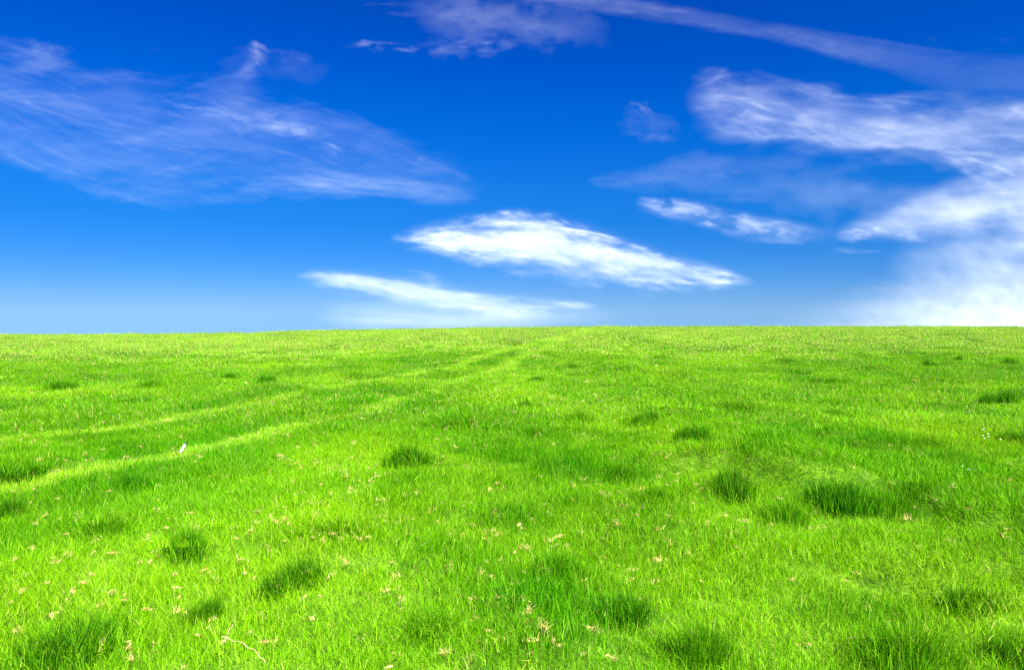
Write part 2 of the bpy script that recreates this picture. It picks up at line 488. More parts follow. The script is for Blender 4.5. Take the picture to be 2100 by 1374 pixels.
pts, rots, scs, idx, tnt = [], [], [], [], []
def scatter(sp, y0, y1, kinds, zs=1.0, fade=0.0):
    xs = np.arange(-0.86 * y1 - 3.5, 0.86 * y1 + 3.5, sp); ys = np.arange(y0, y1, sp)
    gx, gy = np.meshgrid(xs, ys)
    gx = gx + (rng.random(gx.shape) - 0.5) * sp; gy = gy + (rng.random(gx.shape) - 0.5) * sp
    m = np.abs(gx) < 0.86 * np.maximum(gy, 0) + 3.0
    if fade > 0: m &= rng.random(gx.shape) < 1 - sstep(y1 - fade, y1, gy)
    if fade < 0: m &= rng.random(gx.shape) < sstep(y0, y0 - fade, gy)
    x, y = gx[m], gy[m]
    keep = np.ones(len(x), bool)             # the short grass gives way under the long clumps
    for (tx, ty, tz), ts, tk in TUSS_AT:
        keep &= ~((rng.random(len(x)) < (0.85 if tk == 'd' else 0.5) * np.exp(-(((x - tx) ** 2 + (y - ty) ** 2) / (0.36 * ts) ** 2) ** 1.5)))
    tc = np.minimum(poly_dist(x, y, t1), poly_dist(x, y, t2))
    keep &= ~((tc < (0.22 if kinds is NEAR else 0.34 if kinds is MID else 0.50)) & (rng.random(len(x)) < 0.85))
    x, y = x[keep], y[keep]
    n = len(x)
    td = np.minimum(poly_dist(x, y, t1), poly_dist(x, y, t2))
    tw = np.exp(-(td / (0.15 + 0.12 * fbm(x, y, 77, 2))) ** 2) * (0.55 + 0.75 * fbm(x / 0.7, y / 0.7, 78, 3))
    tw = np.clip(tw * 1.5, 0, 1)
    lush = fbm(x / 0.55, y / 0.55, 31, 4) * 0.75 + fbm(x / 2.6, y / 2.6, 37, 3) * 0.25
    lush = np.clip((lush - 0.5) * 2.4 + 0.5, 0, 1)
    lump = sstep(0.56, 0.72, fbm(x / 0.34 + 3, y / 0.34, 93, 3)) * sstep(0.36, 0.58, fbm(x / 2.2, y / 2.2 + 8, 97, 2))
    edge = np.exp(-((td - 0.50) / 0.22) ** 2) * (0.4 + 0.9 * fbm(x / 0.9, y / 0.9, 66, 2))   # rank grass beside the ruts
    h = (0.66 + 0.35 * edge + 0.6 * lush + 0.75 * lump) * (1 - 0.62 * tw) * zs
    yel = fbm(x / 1.9 + 40, y / 1.9, 41, 3)
    tint = np.clip(0.55 * tw + 0.40 + np.clip((yel - 0.50) * 1.3, -0.12, 0.3) + (0.5 - lush) * 0.26 - 0.42 * lump - 0.26 * edge + 0.16 * sstep(14, 45, y) + rng.normal(0, 0.05, n), 0, 1)  # tint rises with distance: haze painted into the far grass
    pts.append(np.stack([x, y, H(x, y)], -1))
    az = rng.random(n) * 2 * np.pi           # every patch lies along the slope it grows on
    e_ = 0.06
    sx = (H(x + e_, y) - H(x - e_, y)) / (2 * e_); sy = (H(x, y + e_) - H(x, y - e_)) / (2 * e_)
    lx_, ly_ = np.cos(az) * sx + np.sin(az) * sy, -np.sin(az) * sx + np.cos(az) * sy
    rots.append(np.stack([np.arctan(ly_) + rng.normal(0, 0.08, n), -np.arctan(lx_) + rng.normal(0, 0.08, n), az], -1))
    s = 0.85 + 0.35 * rng.random(n)
    scs.append(np.stack([s, s, s * h], -1))
    k = np.array(kinds)[rng.integers(0, len(kinds), n)]
    if kinds is NEAR:
        sh = rng.random(n) < tw * 0.8
        k = np.where(sh, np.array(SHORT)[rng.integers(0, len(SHORT), n)], k)
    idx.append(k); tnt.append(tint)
scatter(0.185, 0.6, 9.6, NEAR)
scatter(0.275, 8.9, 42.0, MID, fade=24)
scatter(0.60, 17.0, 76.0, FAR, fade=-22)
# the worn wheel ruts: short yellowed turf
def rut(Pl):
    Pl = np.array(Pl); seg = np.hypot(*(Pl[1:] - Pl[:-1]).T); L = np.concatenate([[0], np.cumsum(seg)])
    d = 0.0; u = []
    while d < L[-1]:
        yy = np.interp(d, L, Pl[:, 1]); k = 3 if yy < 12 else 4
        for _ in range(k): u.append(d + rng.random() * 0.2)
        d += 0.07 if yy < 14 else 0.10 if yy < 30 else 0.12
    u = np.array(u)
    x, y = np.interp(u, L, Pl[:, 0]), np.interp(u, L, Pl[:, 1])
    wid = 0.09 + 0.10 * fbm(u / 1.5, u * 0 + 3, 55, 2)
    x = x + rng.normal(0, 1, len(u)) * wid * 0.8; y = y + rng.normal(0, 1, len(u)) * wid
    n = len(u)
    worn = np.clip(0.55 + 1.5 * (fbm(x / 1.1, y / 1.1, 58, 3) - 0.5), 0.1, 1)
    pts.append(np.stack([x, y, H(x, y)], -1))
    rots.append(np.stack([rng.normal(0, 0.08, n), rng.normal(0, 0.08, n), rng.random(n) * 6.28], -1))
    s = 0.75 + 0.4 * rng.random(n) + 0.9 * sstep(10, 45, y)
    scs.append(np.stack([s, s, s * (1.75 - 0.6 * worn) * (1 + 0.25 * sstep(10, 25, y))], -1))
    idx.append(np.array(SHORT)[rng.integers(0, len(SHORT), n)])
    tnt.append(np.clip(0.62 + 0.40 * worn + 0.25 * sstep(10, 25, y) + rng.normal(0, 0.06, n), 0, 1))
rut(t1); rut(t2)
# specks of dry straw too small and too many to tell apart
def specks(n, y0, y1, s):
    y = y0 + (y1 - y0) * rng.random(n) ** 0.8; x = (rng.random(n) * 2 - 1) * (0.8 * y + 1.0)
    dens = sstep(0.42, 0.66, fbm(x / 1.6 + 9, y / 1.6, 61, 3)) + 0.25
    left = 0.35 + 0.65 * (x < 0.35 * y)
    m = rng.random(n) < dens * left
    x, y = x[m], y[m]; k = len(x)
    pts.append(np.stack([x, y, H(x, y) + 0.035 + 0.02 * rng.random(k)], -1))
    rots.append(np.stack([rng.normal(0, 0.6, k), rng.normal(0, 0.6, k), rng.random(k) * 6.28], -1))
    q = s * (0.5 + 0.9 * rng.random(k)); scs.append(np.stack([q, q, q], -1))
    idx.append(np.array(STRAWP)[rng.integers(0, len(STRAWP), k)]); tnt.append(np.zeros(k))
specks(1100, 2.4, 9, 0.9)
specks(1500, 9, 26, 1.6)
P = np.concatenate(pts)
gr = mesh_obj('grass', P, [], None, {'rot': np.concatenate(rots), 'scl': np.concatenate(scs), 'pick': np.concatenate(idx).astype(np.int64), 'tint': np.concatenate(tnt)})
tag(gr, 'short bright green grass covering the whole meadow', 'grass', kind='stuff')
ng = bpy.data.node_groups.new('grass_instances', 'GeometryNodeTree')
ng.interface.new_socket('Geometry', in_out='INPUT', socket_type='NodeSocketGeometry')
ng.interface.new_socket('Geometry', in_out='OUTPUT', socket_type='NodeSocketGeometry')
N, L = ng.nodes, ng.links
gi, go = N.new('NodeGroupInput'), N.new('NodeGroupOutput')
def named(nm, ty):
    a = N.new('GeometryNodeInputNamedAttribute'); a.data_type = ty; a.inputs[0].default_value = nm
    return a.outputs[0]
ci = N.new('GeometryNodeCollectionInfo'); ci.inputs['Collection'].default_value = PATCH
ci.inputs['Separate Children'].default_value = True; ci.inputs['Reset Children'].default_value = True
ip = N.new('GeometryNodeInstanceOnPoints'); ip.inputs['Pick Instance'].default_value = True
er = N.new('FunctionNodeEulerToRotation')
L.new(gi.outputs[0], ip.inputs['Points']); L.new(ci.outputs[0], ip.inputs['Instance'])
L.new(named('pick', 'INT'), ip.inputs['Instance Index'])
L.new(named('rot', 'FLOAT_VECTOR'), er.inputs[0]); L.new(er.outputs[0], ip.inputs['Rotation'])
L.new(named('scl', 'FLOAT_VECTOR'), ip.inputs['Scale'])
L.new(ip.outputs[0], go.inputs[0])
gr.modifiers.new('instances', 'NODES').node_group = ng

# ------------------------------------------------------------------ tussocks
def tuss_mesh(kind, seed):
    if kind == 'dark':
        rr = np.random.default_rng(seed)
        lobes = []
        for q in range(4):
            bV, bF, br = blades(560, 0.12 + 0.16 * rr.random(), 0.16, 0.28 + 0.24 * rr.random(), 0.0095, 0.6, 3, seed + 20 + q, out=0.6, tallc=0.15)
            bV = bV + np.array([rr.normal(0, 0.26), rr.normal(0, 0.16), 0]); lobes.append((bV, bF, br))
        V, Fs, r = merge(lobes) if seed else merge([blades(1900, 0.34, 0.20, 0.42, 0.010, 0.5, 3, seed, out=0.8, tallc=0.25), blades(40, 0.3, 0.4, 0.55, 0.008, 0.8, 4, seed + 1, out=0.7)])
        V2 = V
        m = M_TUSS
    else:
        V, Fs, r = merge([blades(1300, 0.34, 0.22, 0.44, 0.009, 0.65, 4, seed, out=0.9, tallc=0.3), blades(40, 0.3, 0.36, 0.56, 0.008, 0.9, 4, seed + 1, out=0.8)])
        m = M_TUSSL
    o = mesh_obj('src', V, Fs, m, {'rnd': r}, link=False)
    me = o.data; bpy.data.objects.remove(o)
    me.name = 'tussock_%s' % kind
    return me
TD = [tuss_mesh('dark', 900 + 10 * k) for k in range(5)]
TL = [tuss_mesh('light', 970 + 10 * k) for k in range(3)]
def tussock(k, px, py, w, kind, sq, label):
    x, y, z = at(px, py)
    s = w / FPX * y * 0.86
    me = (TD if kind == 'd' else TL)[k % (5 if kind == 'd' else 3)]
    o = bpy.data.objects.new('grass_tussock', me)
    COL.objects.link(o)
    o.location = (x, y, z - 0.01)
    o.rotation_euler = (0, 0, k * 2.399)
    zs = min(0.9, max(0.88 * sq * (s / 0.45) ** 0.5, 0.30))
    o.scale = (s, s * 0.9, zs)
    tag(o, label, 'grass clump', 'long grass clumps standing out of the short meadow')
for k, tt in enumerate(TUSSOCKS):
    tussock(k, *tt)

# ------------------------------------------------------------------ dry straw tufts
def straw_mesh(seed):
    V, Fs, r = merge([blades(46, 0.022, 0.010, 0.026, 0.0030, 1.5, 3, seed, round_=True), blades(5, 0.016, 0.015, 0.030, 0.0022, 1.8, 4, seed + 1, round_=True)])
    V = V.copy(); V[:, 0] *= 1.0 + 0.5 * ((seed // 5) % 3)
    o = mesh_obj('src', V, Fs, M_STRAW, {'rnd': r}, link=False)
    me = o.data; bpy.data.objects.remove(o); me.name = 'straw'
    return me
SM = [straw_mesh(1200 + 5 * k) for k in range(8)]
STRAWS = [
    (484, 1114, 14), (31, 1158, 14), (231, 1144, 14), (143, 1151, 12), (171, 1207, 16), (188, 1190, 12), (97, 1208, 13),
    (357, 1190, 17), (308, 1163, 12), (256, 1244, 12), (302, 1263, 14), (366, 1240, 12), (37, 1308, 20), (212, 1329, 16),
    (406, 1318, 15), (270, 1366, 20), (513, 1312, 12), (340, 1092, 11), (391, 1060, 10), (23, 1249, 12), (487, 1163, 10),
    (542, 1333, 14), (122, 1072, 10), (192, 1079, 9), (234, 1226, 11), (136, 1105, 9), (419, 1180, 12), (346, 1072, 9),
    (44, 1226, 12), (565, 1078, 15), (593, 1084, 12), (597, 1100, 10), (584, 1119, 10), (650, 1103, 10), (680, 1105, 10),
    (702, 1116, 10), (642, 1113, 10), (633, 1181, 12), (710, 1167, 18), (556, 1065, 9), (502, 1188, 12), (1085, 1267, 20),
    (1118, 1305, 24), (1134, 1331, 16), (1420, 1316, 22), (914, 1353, 18), (1262, 1367, 14), (965, 1241, 12), (1001, 1309, 15),
    (1164, 1129, 12), (1148, 1109, 10), (1055, 1144, 11), (993, 1114, 10), (950, 1106, 10), (1050, 1210, 11), (1308, 1064, 12),
    (1371, 1065, 11), (1267, 1084, 10), (1074, 1185, 10), (1025, 1159, 10), (1104, 1201, 10), (1126, 1186, 9), (1292, 1180, 9),
    (1412, 1144, 11), (1438, 1204, 10), (1311, 1242, 10), (1208, 1302, 11), (1175, 1033, 8), (1017, 1052, 10), (949, 1046, 10),
    (1269, 1171, 8), (1146, 1340, 12), (1020, 997, 13), (813, 992, 8), (847, 894, 7), (1196, 893, 9), (1232, 920, 9),
    (1112, 829, 7), (989, 853, 9), (758, 966, 10), (721, 942, 8), (1109, 983, 7), (1268, 889, 9), (1312, 869, 9),
    (1271, 1017, 8), (880, 1058, 10), (792, 1079, 9), (738, 1115, 14), (847, 1074, 9), (898, 1079, 8), (840, 1105, 9),
    (700, 1112, 9), (318, 838, 11), (486, 807, 9), (469, 802, 8), (289, 920, 10), (611, 922, 10), (575, 939, 11),
    (607, 954, 9), (325, 1002, 11), (224, 1014, 8), (72, 1011, 10), (429, 983, 9), (679, 1019, 9), (342, 865, 14),
    (310, 749, 8), (56, 896, 12), (1877, 781, 11), (1810, 795, 8), (2074, 959, 9), (1422, 1040, 10), (1624, 1200, 11),
    (1660, 1338, 10), (1637, 1338, 10), (1736, 1203, 9), (2030, 1182, 8), (1869, 1331, 14), (1750, 1324, 9), (659, 1000, 10),
    (657, 1236, 10), (118, 1030, 9),
]
STRAW_LABELS = {
    (484, 1114): 'bright straw tuft right of the left dark clump with a stalk attached',
    (357, 1190): 'pale three-pointed straw tuft below the left dark clump',
    (171, 1207): 'long upright straw tuft in the left foreground',
    (37, 1308): 'large straw tuft at the left edge beside the corner clump',
    (270, 1366): 'pale straw tuft cut by the bottom edge left of the long arching stalk',
    (565, 1078): 'largest straw tuft left of the middle, trailing up and left',
    (1085, 1267): 'rounded golden straw heap at the bottom middle',
    (1118, 1305): 'square-looking heap of straw at the bottom middle, largest of all',
    (1134, 1331): 'slanted straw tuft directly below the square-looking heap',
    (1420, 1316): 'brown upright straw heap in front of the tall pale green clump',
    (914, 1353): 'golden straw tuft at the bottom edge left of the middle',
    (1262, 1367): 'small upright straw tuft cut by the bottom edge right of the middle',
    (1020, 997): 'single pale straw tuft alone in the middle of the short grass',
    (1001, 1309): 'brownish straw tuft at the bottom, left of the rounded golden heap',
    (710, 1167): 'slanted pale straw tuft with a raised tail, left of the middle',
    (342, 865): 'pale straw patch lying on the farther wheel track',
    (318, 838): 'straw tuft just beyond the farther wheel track on the left',
    (289, 920): 'flat straw tuft left of the white feather',
    (1164, 1129): 'small straw tuft standing on the mid green clump',
    (1877, 781): 'sandy straw tuft far right towards the dull green clump',
}
for k, (px, py, w) in enumerate(STRAWS):
    x, y, z = at(px, py + 4)
    o = bpy.data.objects.new('straw_tuft', SM[k % 8]); COL.objects.link(o)
    s = 1.12 * w / FPX * y / 0.075
    o.location = (x, y, z + 0.047); o.scale = (s, s, s * 0.9)
    o.rotation_euler = (random.uniform(-0.5, 0.5), random.uniform(-0.5, 0.5), random.uniform(0, 6.28))
    if (px, py) == (1420, 1316): o.scale = (s * 0.55, s * 0.55, s * 2.4); o.rotation_euler = (0.1, 0.25, 0)
    if (px, py) in STRAW_LABELS:
        tag(o, STRAW_LABELS[(px, py)], 'dry grass')
    else:
        where = ('in the left foreground' if px < 560 and py > 1020 else 'in the middle foreground' if px < 1300 and py > 1020 else 'in the right foreground' if py > 1020
                 else 'near the wheel tracks' if px < 720 else 'in the middle of the field' if px < 1330 else 'in the right-hand field')
        tag(o, 'small pale tuft of dry straw lying loose ' + where, 'dry grass', 'small straw tufts lying loose ' + where)

# ------------------------------------------------------------------ tubes: dry stalks
def tube(P, r0, r1, ns=6):
    P = np.asarray(P, float); n = len(P)
    V = []
    for i in range(n):
        d = P[min(i + 1, n - 1)] - P[max(i - 1, 0)]; d /= np.linalg.norm(d)
        u = np.cross(d, [0, 0, 1.0]); u /= np.linalg.norm(u) + 1e-9; w = np.cross(u, d)
        rr = r0 + (r1 - r0) * i / (n - 1)
        for k in range(ns):
            a = 2 * math.pi * k / ns
            V.append(P[i] + rr * (math.cos(a) * u + math.sin(a) * w))
    F = [[i * ns + k, i * ns + (k + 1) % ns, (i + 1) * ns + (k + 1) % ns, (i + 1) * ns + k] for i in range(n - 1) for k in range(ns)]
    return np.array(V), np.array(F)
M_STALK = simple_mat('dry_stalk', (0.62, 0.48, 0.24), 0.55, (60, (0.36, 0.24, 0.10)))
def stalk(pix, label, lift=0.07, r=0.0022):
    Pw = []
    for q, (a, b) in enumerate(pix):
        x, y, z = at(a, b + 8)
        Pw.append([x, y, z + lift])
    Pw = np.array(Pw)
    c = Pw[0].copy()
    # smooth
    t = np.linspace(0, len(Pw) - 1, 14)
    Q = np.stack([np.interp(t, np.arange(len(Pw)), Pw[:, k]) for k in range(3)], -1)
    for _ in range(2): Q[1:-1] = (Q[:-2] + Q[1:-1] * 2 + Q[2:]) / 4
    Q[:, 2] += 0.006 * np.sin(np.arange(14) * 1.7)
    V, F = tube(Q - c, r, r * 0.55)
    o = mesh_obj('dry_stalk', V, F, M_STALK, smooth=True)
    o.location = c
    tag(o, label, 'dry stalk')
stalk([(455, 1330), (478, 1336), (502, 1346), (520, 1358), (536, 1374), (545, 1386)], 'long arching dry stalk lying across grass at the bottom edge')
stalk([(466, 1328), (470, 1314), (479, 1304)], 'short bent dry stalk just above the long arching one', r=0.0018)
stalk([(1112, 1183), (1122, 1183), (1132, 1189)], 'short curved straw lying in front of the middle grass clump', r=0.0017)
stalk([(1128, 1126), (1138, 1114), (1150, 1109)], 'angled straw stalk ending at a small dry tuft in the middle', r=0.0018)
stalk([(755, 996), (768, 986), (782, 982)], 'thin pale straw lying below the dark central grass clump', r=0.002)
stalk([(354, 1224), (364, 1223), (374, 1225)], 'straight pale twig lying flat in the lower left grass', r=0.0022)
stalk([(485, 1151), (488, 1165), (497, 1160), (512, 1168)], 'zigzag straw lying right of the left grass clump', r=0.0018)

# ------------------------------------------------------------------ feather
fx, fy, fz = at(369, 937)
root = empty('feather', (fx, fy, fz + 0.035))
tag(root, 'single white feather with a black tip stuck upright in the grass', 'feather')
M_FW = simple_mat('feather_white', (0.86, 0.86, 0.84), 0.7, (90, (0.74, 0.74, 0.72)))
M_FB = simple_mat('feather_black', (0.006, 0.010, 0.008), 0.5, (90, (0.015, 0.02, 0.018)))
M_FQ = simple_mat('feather_quill', (0.75, 0.70, 0.58), 0.4)
FL = 0.150
def fcurve(t):                                   # shaft line, leaning right
    return np.array([0.055 * t + 0.030 * t * t, 0.010 * t, FL * (t * 0.92) * 1.0])
def vane(t0, t1, n, name, mat):
    V, Fq = [], []
    cols = 7
    for i in range(n + 1):
        t = t0 + (t1 - t0) * i / n
        w = 0.0125 * max(0.02, math.sin(math.pi * min(1, max(0, (t * 0.93 + 0.03))) ** 0.8)) ** 0.55
        if t > 0.86: w *= math.sqrt(max(0.02, 1 - ((t - 0.86) / 0.145) ** 2))
        c = fcurve(t)
        for side in (0, 1):
            for k in range(cols):
                u = (k / (cols - 1)) * 2 - 1
                jag = 1 + 0.10 * math.sin(i * 2.1 + (k > 3) * 1.3) * abs(u)
                p = c + np.array([u * w * jag * 0.88, 0.004 * (1 - u * u) + (0.0006 if side else -0.0006) , -u * w * 0.42])
                V.append(p)
    st = cols * 2
    for i in range(n):
        for k in range(cols - 1):
            a = i * st + k
            Fq.append([a, a + 1, a + st + 1, a + st])
            b = a + cols
            Fq.append([b + st, b + st + 1, b + 1, b])
        for k in (0, cols - 1):
            a = i * st + k; b = a + cols
            Fq.append([a, a + st, b + st, b])
    for i in (0, n):
        for k in range(cols - 1):
            a = i * st + k; b = a + cols
            Fq.append([a, b, b + 1, a + 1])
    return mesh_obj(name, np.array(V), np.array(Fq), mat, parent=root)
vane(0.10, 0.74, 22, 'vane', M_FW)
vane(0.74, 1.0, 8, 'tip', M_FB)['label'] = 'black feather tip'
V, F = tube([fcurve(t) + np.array([0, -0.001, 0]) for t in np.linspace(-0.22, 0.93, 16)], 0.0016, 0.0004)
mesh_obj('quill', V, F, M_FQ, parent=root, smooth=True)

# ------------------------------------------------------------------ small white flowers
M_PET = simple_mat('petal_white', (0.85, 0.84, 0.80), 0.6)
M_CEN = simple_mat('flower_centre', (0.70, 0.48, 0.05), 0.7)
M_STEM = simple_mat('flower_stem', (0.07, 0.2, 0.01), 0.6)
def flower(px, py, size, label, group=None):
    x, y, z = at(px, py + 6)
    o = empty('white_flower', (x, y, z))
    h = 0.075
    V, F = tube([[0, 0, 0], [0.004, 0.002, h * 0.5], [0.002, 0, h]], 0.0013, 0.0010, 5)
    mesh_obj('stem', V, F, M_STEM, parent=o)
    V, F = [], []
    for k in range(11):
        a = 2 * math.pi * k / 11; r = size / 2
        ca, sa = math.cos(a), math.sin(a)
        for (rr, ww, zz) in ((0.2, 0.07, 0), (0.65, 0.15, 0.05), (1.0, 0.05, 0.0)):
            for s in (-1, 1):
                V.append([0.002 + ca * rr * r - sa * s * ww * r, sa * rr * r + ca * s * ww * r, h + zz * r + 0.2 * r * rr])
        b = k * 6
        F += [[b, b + 1, b + 3, b + 2], [b + 2, b + 3, b + 5, b + 4]]
    mesh_obj('petals', np.array(V), np.array(F), M_PET, parent=o)
    V, F = [], []
    for i in range(4):
        for k in range(8):
            rr = size * 0.13 * math.cos(i * 0.45); V.append([0.002 + rr * math.cos(k * math.pi / 4), rr * math.sin(k * math.pi / 4), h + size * 0.13 * math.sin(i * 0.45)])
    for i in range(3):
        for k in range(8): F.append([i * 8 + k, i * 8 + (k + 1) % 8, (i + 1) * 8 + (k + 1) % 8, (i + 1) * 8 + k])
    mesh_obj('centre', np.array(V), np.array(F), M_CEN, parent=o)
    o.rotation_euler = (R_(28), R_(random.uniform(-15, 15)), 0)
    tag(o, label, 'flower', group)
flower(1983, 970, 0.030, 'lone white flower, the largest, in the right-hand grass')
flower(1971, 962, 0.016, 'tiny white flower just up left of the largest one')
for a, b in ((2023, 893), (2014, 884), (2016, 903), (2048, 905), (2024, 899), (2010, 897), (1985, 846), (1795, 706)):
    flower(a, b, 0.015, 'tiny white flower scattered in the grass near the right edge', 'tiny white flowers near the right edge')

# ------------------------------------------------------------------ clouds
M_CL, n, l, out = new_mat('cirrus_ice')
at_ = n.new('ShaderNodeAttribute'); at_.attribute_name = 'veil'
df = n.new('ShaderNodeBsdfDiffuse'); df.inputs['Color'].default_value = (0.46, 0.49, 0.51, 1)
tl = n.new('ShaderNodeBsdfTranslucent'); tl.inputs['Color'].default_value = (0.46, 0.49, 0.51, 1)
m1 = n.new('ShaderNodeMixShader'); m1.inputs[0].default_value = 0.42
l.new(df.outputs[0], m1.inputs[1]); l.new(tl.outputs[0], m1.inputs[2])
tr = n.new('ShaderNodeBsdfTransparent')
m2 = n.new('ShaderNodeMixShader')
l.new(at_.outputs['Fac'], m2.inputs[0]); l.new(tr.outputs[0], m2.inputs[1]); l.new(m1.outputs[0], m2.inputs[2])
l.new(m2.outputs[0], out.inputs[0])

def cloud_sheet(name, label, dens_fn, x0, x1, y0, y1, step=4, bulge=70, R0=5000.0, gain=1.0):
    """a thin ice-cloud sheet kilometres away, leaning like a cirrus layer seen from below"""
    gx, gy = np.meshgrid(np.arange(x0, x1 + step, step, float), np.arange(y0, y1 + step, step * 0.62, float))
    D = feather(np.clip(dens_fn(gx, gy), 0, 1), step, step * 0.62) * 0.96 * gain
    bx = np.minimum(gx - x0, x1 - gx) if x1 < 2200 and x0 > -200 else (x1 - gx if x0 < 0 else gx - x0)
    D = D * sstep(0, 30, bx) * (sstep(0, 24, gy - y0) if y0 > 0 else 1) * (sstep(0, 24, y1 - gy) if y1 < 700 else 1)
    D = np.maximum(D - 0.012, 0)
    dx = (gx - 1050) / FPX; dzp = (687 - gy) / FPX
    c_, s_ = math.cos(PITCH), math.sin(PITCH)
    dy = c_ + s_ * dzp; dz = c_ * dzp - s_
    nrm = np.sqrt(dx ** 2 + dy ** 2 + dz ** 2)
    th = np.arcsin(dz / nrm)
    Rd = R0 * np.exp(1.7 * np.maximum(th, -0.05)) + (fbm(gx / 90, gy / 50, 3, 3) - 0.5) * bulge
    V = np.stack([dx, dy, dz], -1) / nrm[..., None] * Rd[..., None]
    V[..., 2] += CAM_H
    ny, nx = gx.shape
    i, j = np.meshgrid(np.arange(ny - 1), np.arange(nx - 1), indexing='ij')
    F = np.stack([i * nx + j, (i + 1) * nx + j, (i + 1) * nx + j + 1, i * nx + j + 1], -1).reshape(-1, 4)
    Df = D.ravel()
    keep = Df[F].max(1) > 0.0
    F = F[keep]
    used, inv = np.unique(F.ravel(), return_inverse=True)
    Vu = V.reshape(-1, 3)[used]
    c = Vu.mean(0)
    o = mesh_obj(name, Vu - c, inv.reshape(-1, 4), M_CL, {'veil': Df[used]}, smooth=True)
    o.location = c
    tag(o, label, 'cloud')
    return o

def band(xs, top, bot, inten, lx=130, ly=14, seed=1, amp=0.9, soft_t=0.25, soft_b=0.45, rag=0.35, base=0.45, end=60, flow=1.0, fine=0.3):
    xs = np.array(xs, float)
    def f(gx, gy):
        t = np.interp(gx, xs, top); b = np.interp(gx, xs, bot); I = np.interp(gx, xs, inten)
        mid = (t + b) / 2; h = np.maximum(b - t, 2.0)
        # everything follows the run of the cloud
        sx = gx; sy = gy - mid * flow
        w1 = (fbm(sx / 70, sy / 22, seed + 50, 4) - 0.5); w2 = (fbm(sx / 24, sy / 9, seed + 90, 4) - 0.5)
        v = (gy - t) / h + rag * (w1 * 1.1 + w2 * 0.7) * np.clip(38 / h, 0.35, 1.6)
        prof = sstep(-soft_t * 0.4, soft_t, v) * (1 - sstep(1 - soft_b, 1 + soft_b * 0.5, v))
        wx = sx + 40 * w1; wy = sy + 16 * w1
        st = fbm(wx / lx, wy / ly, seed, 5, 0.55) * 0.6 + fbm(wx / (lx * 2.5), wy / (ly * 2.2), seed + 7, 3) * 0.4
        fn = fbm(wx / (lx * 0.16), wy / (ly * 0.28), seed + 23, 3)
        nz = (st - 0.5) * 2.6 + (fn - 0.5) * 2 * fine
        e = sstep(xs[0] - 2, xs[0] + end, gx) * (1 - sstep(xs[-1] - end, xs[-1] + 2, gx)) if end else 1.0
        d = I * prof * e
        return np.clip(d * (base + (1 - base) * (0.5 + nz * amp * 0.9)) * 1.15, 0, 1)
    return f

def soften(D, rx, ry):
    for _ in range(3):
        for ax, r in ((1, rx), (0, ry)):
            r = max(1, int(round(r)))
            P_ = np.pad(D, [(r + 1, r) if a == ax else (0, 0) for a in (0, 1)], mode='edge')
            C_ = np.cumsum(P_, axis=ax)
            D = (C_[2 * r + 1:] - C_[:-2 * r - 1] if ax == 0 else C_[:, 2 * r + 1:] - C_[:, :-2 * r - 1]) / (2 * r + 1)
    return D

def feather(D, stepx, stepy):
    return 0.76 * D + 0.12 * soften(D, 12 / stepx, 7 / stepy) + 0.14 * soften(D, 50 / stepx, 20 / stepy)

def total(*fs):
    def f(gx, gy):
        a = np.zeros(gx.shape)
        for q in fs: a = 1 - (1 - a) * (1 - np.clip(q(gx, gy), 0, 1))
        return a
    return f

def puff(cx, cy, rx, ry, I, seed, ang=0.0, lx=60, ly=16, rag=0.6):
    def f(gx, gy):
        ca, sa = math.cos(ang), math.sin(ang)
        u = ((gx - cx) * ca + (gy - cy) * sa); w = (-(gx - cx) * sa + (gy - cy) * ca)
        wv = fbm(u / 30, w / 14, seed + 5, 4) - 0.5
        d = np.sqrt((u / rx) ** 2 + (w / ry) ** 2) + wv * rag
        nz = fbm(u / lx + wv, w / ly, seed, 5, 0.55)
        return I * (1 - sstep(0.15, 1.0, d)) * np.clip(0.35 + (nz - 0.35) * 2.2, 0, 1.4)
    return f

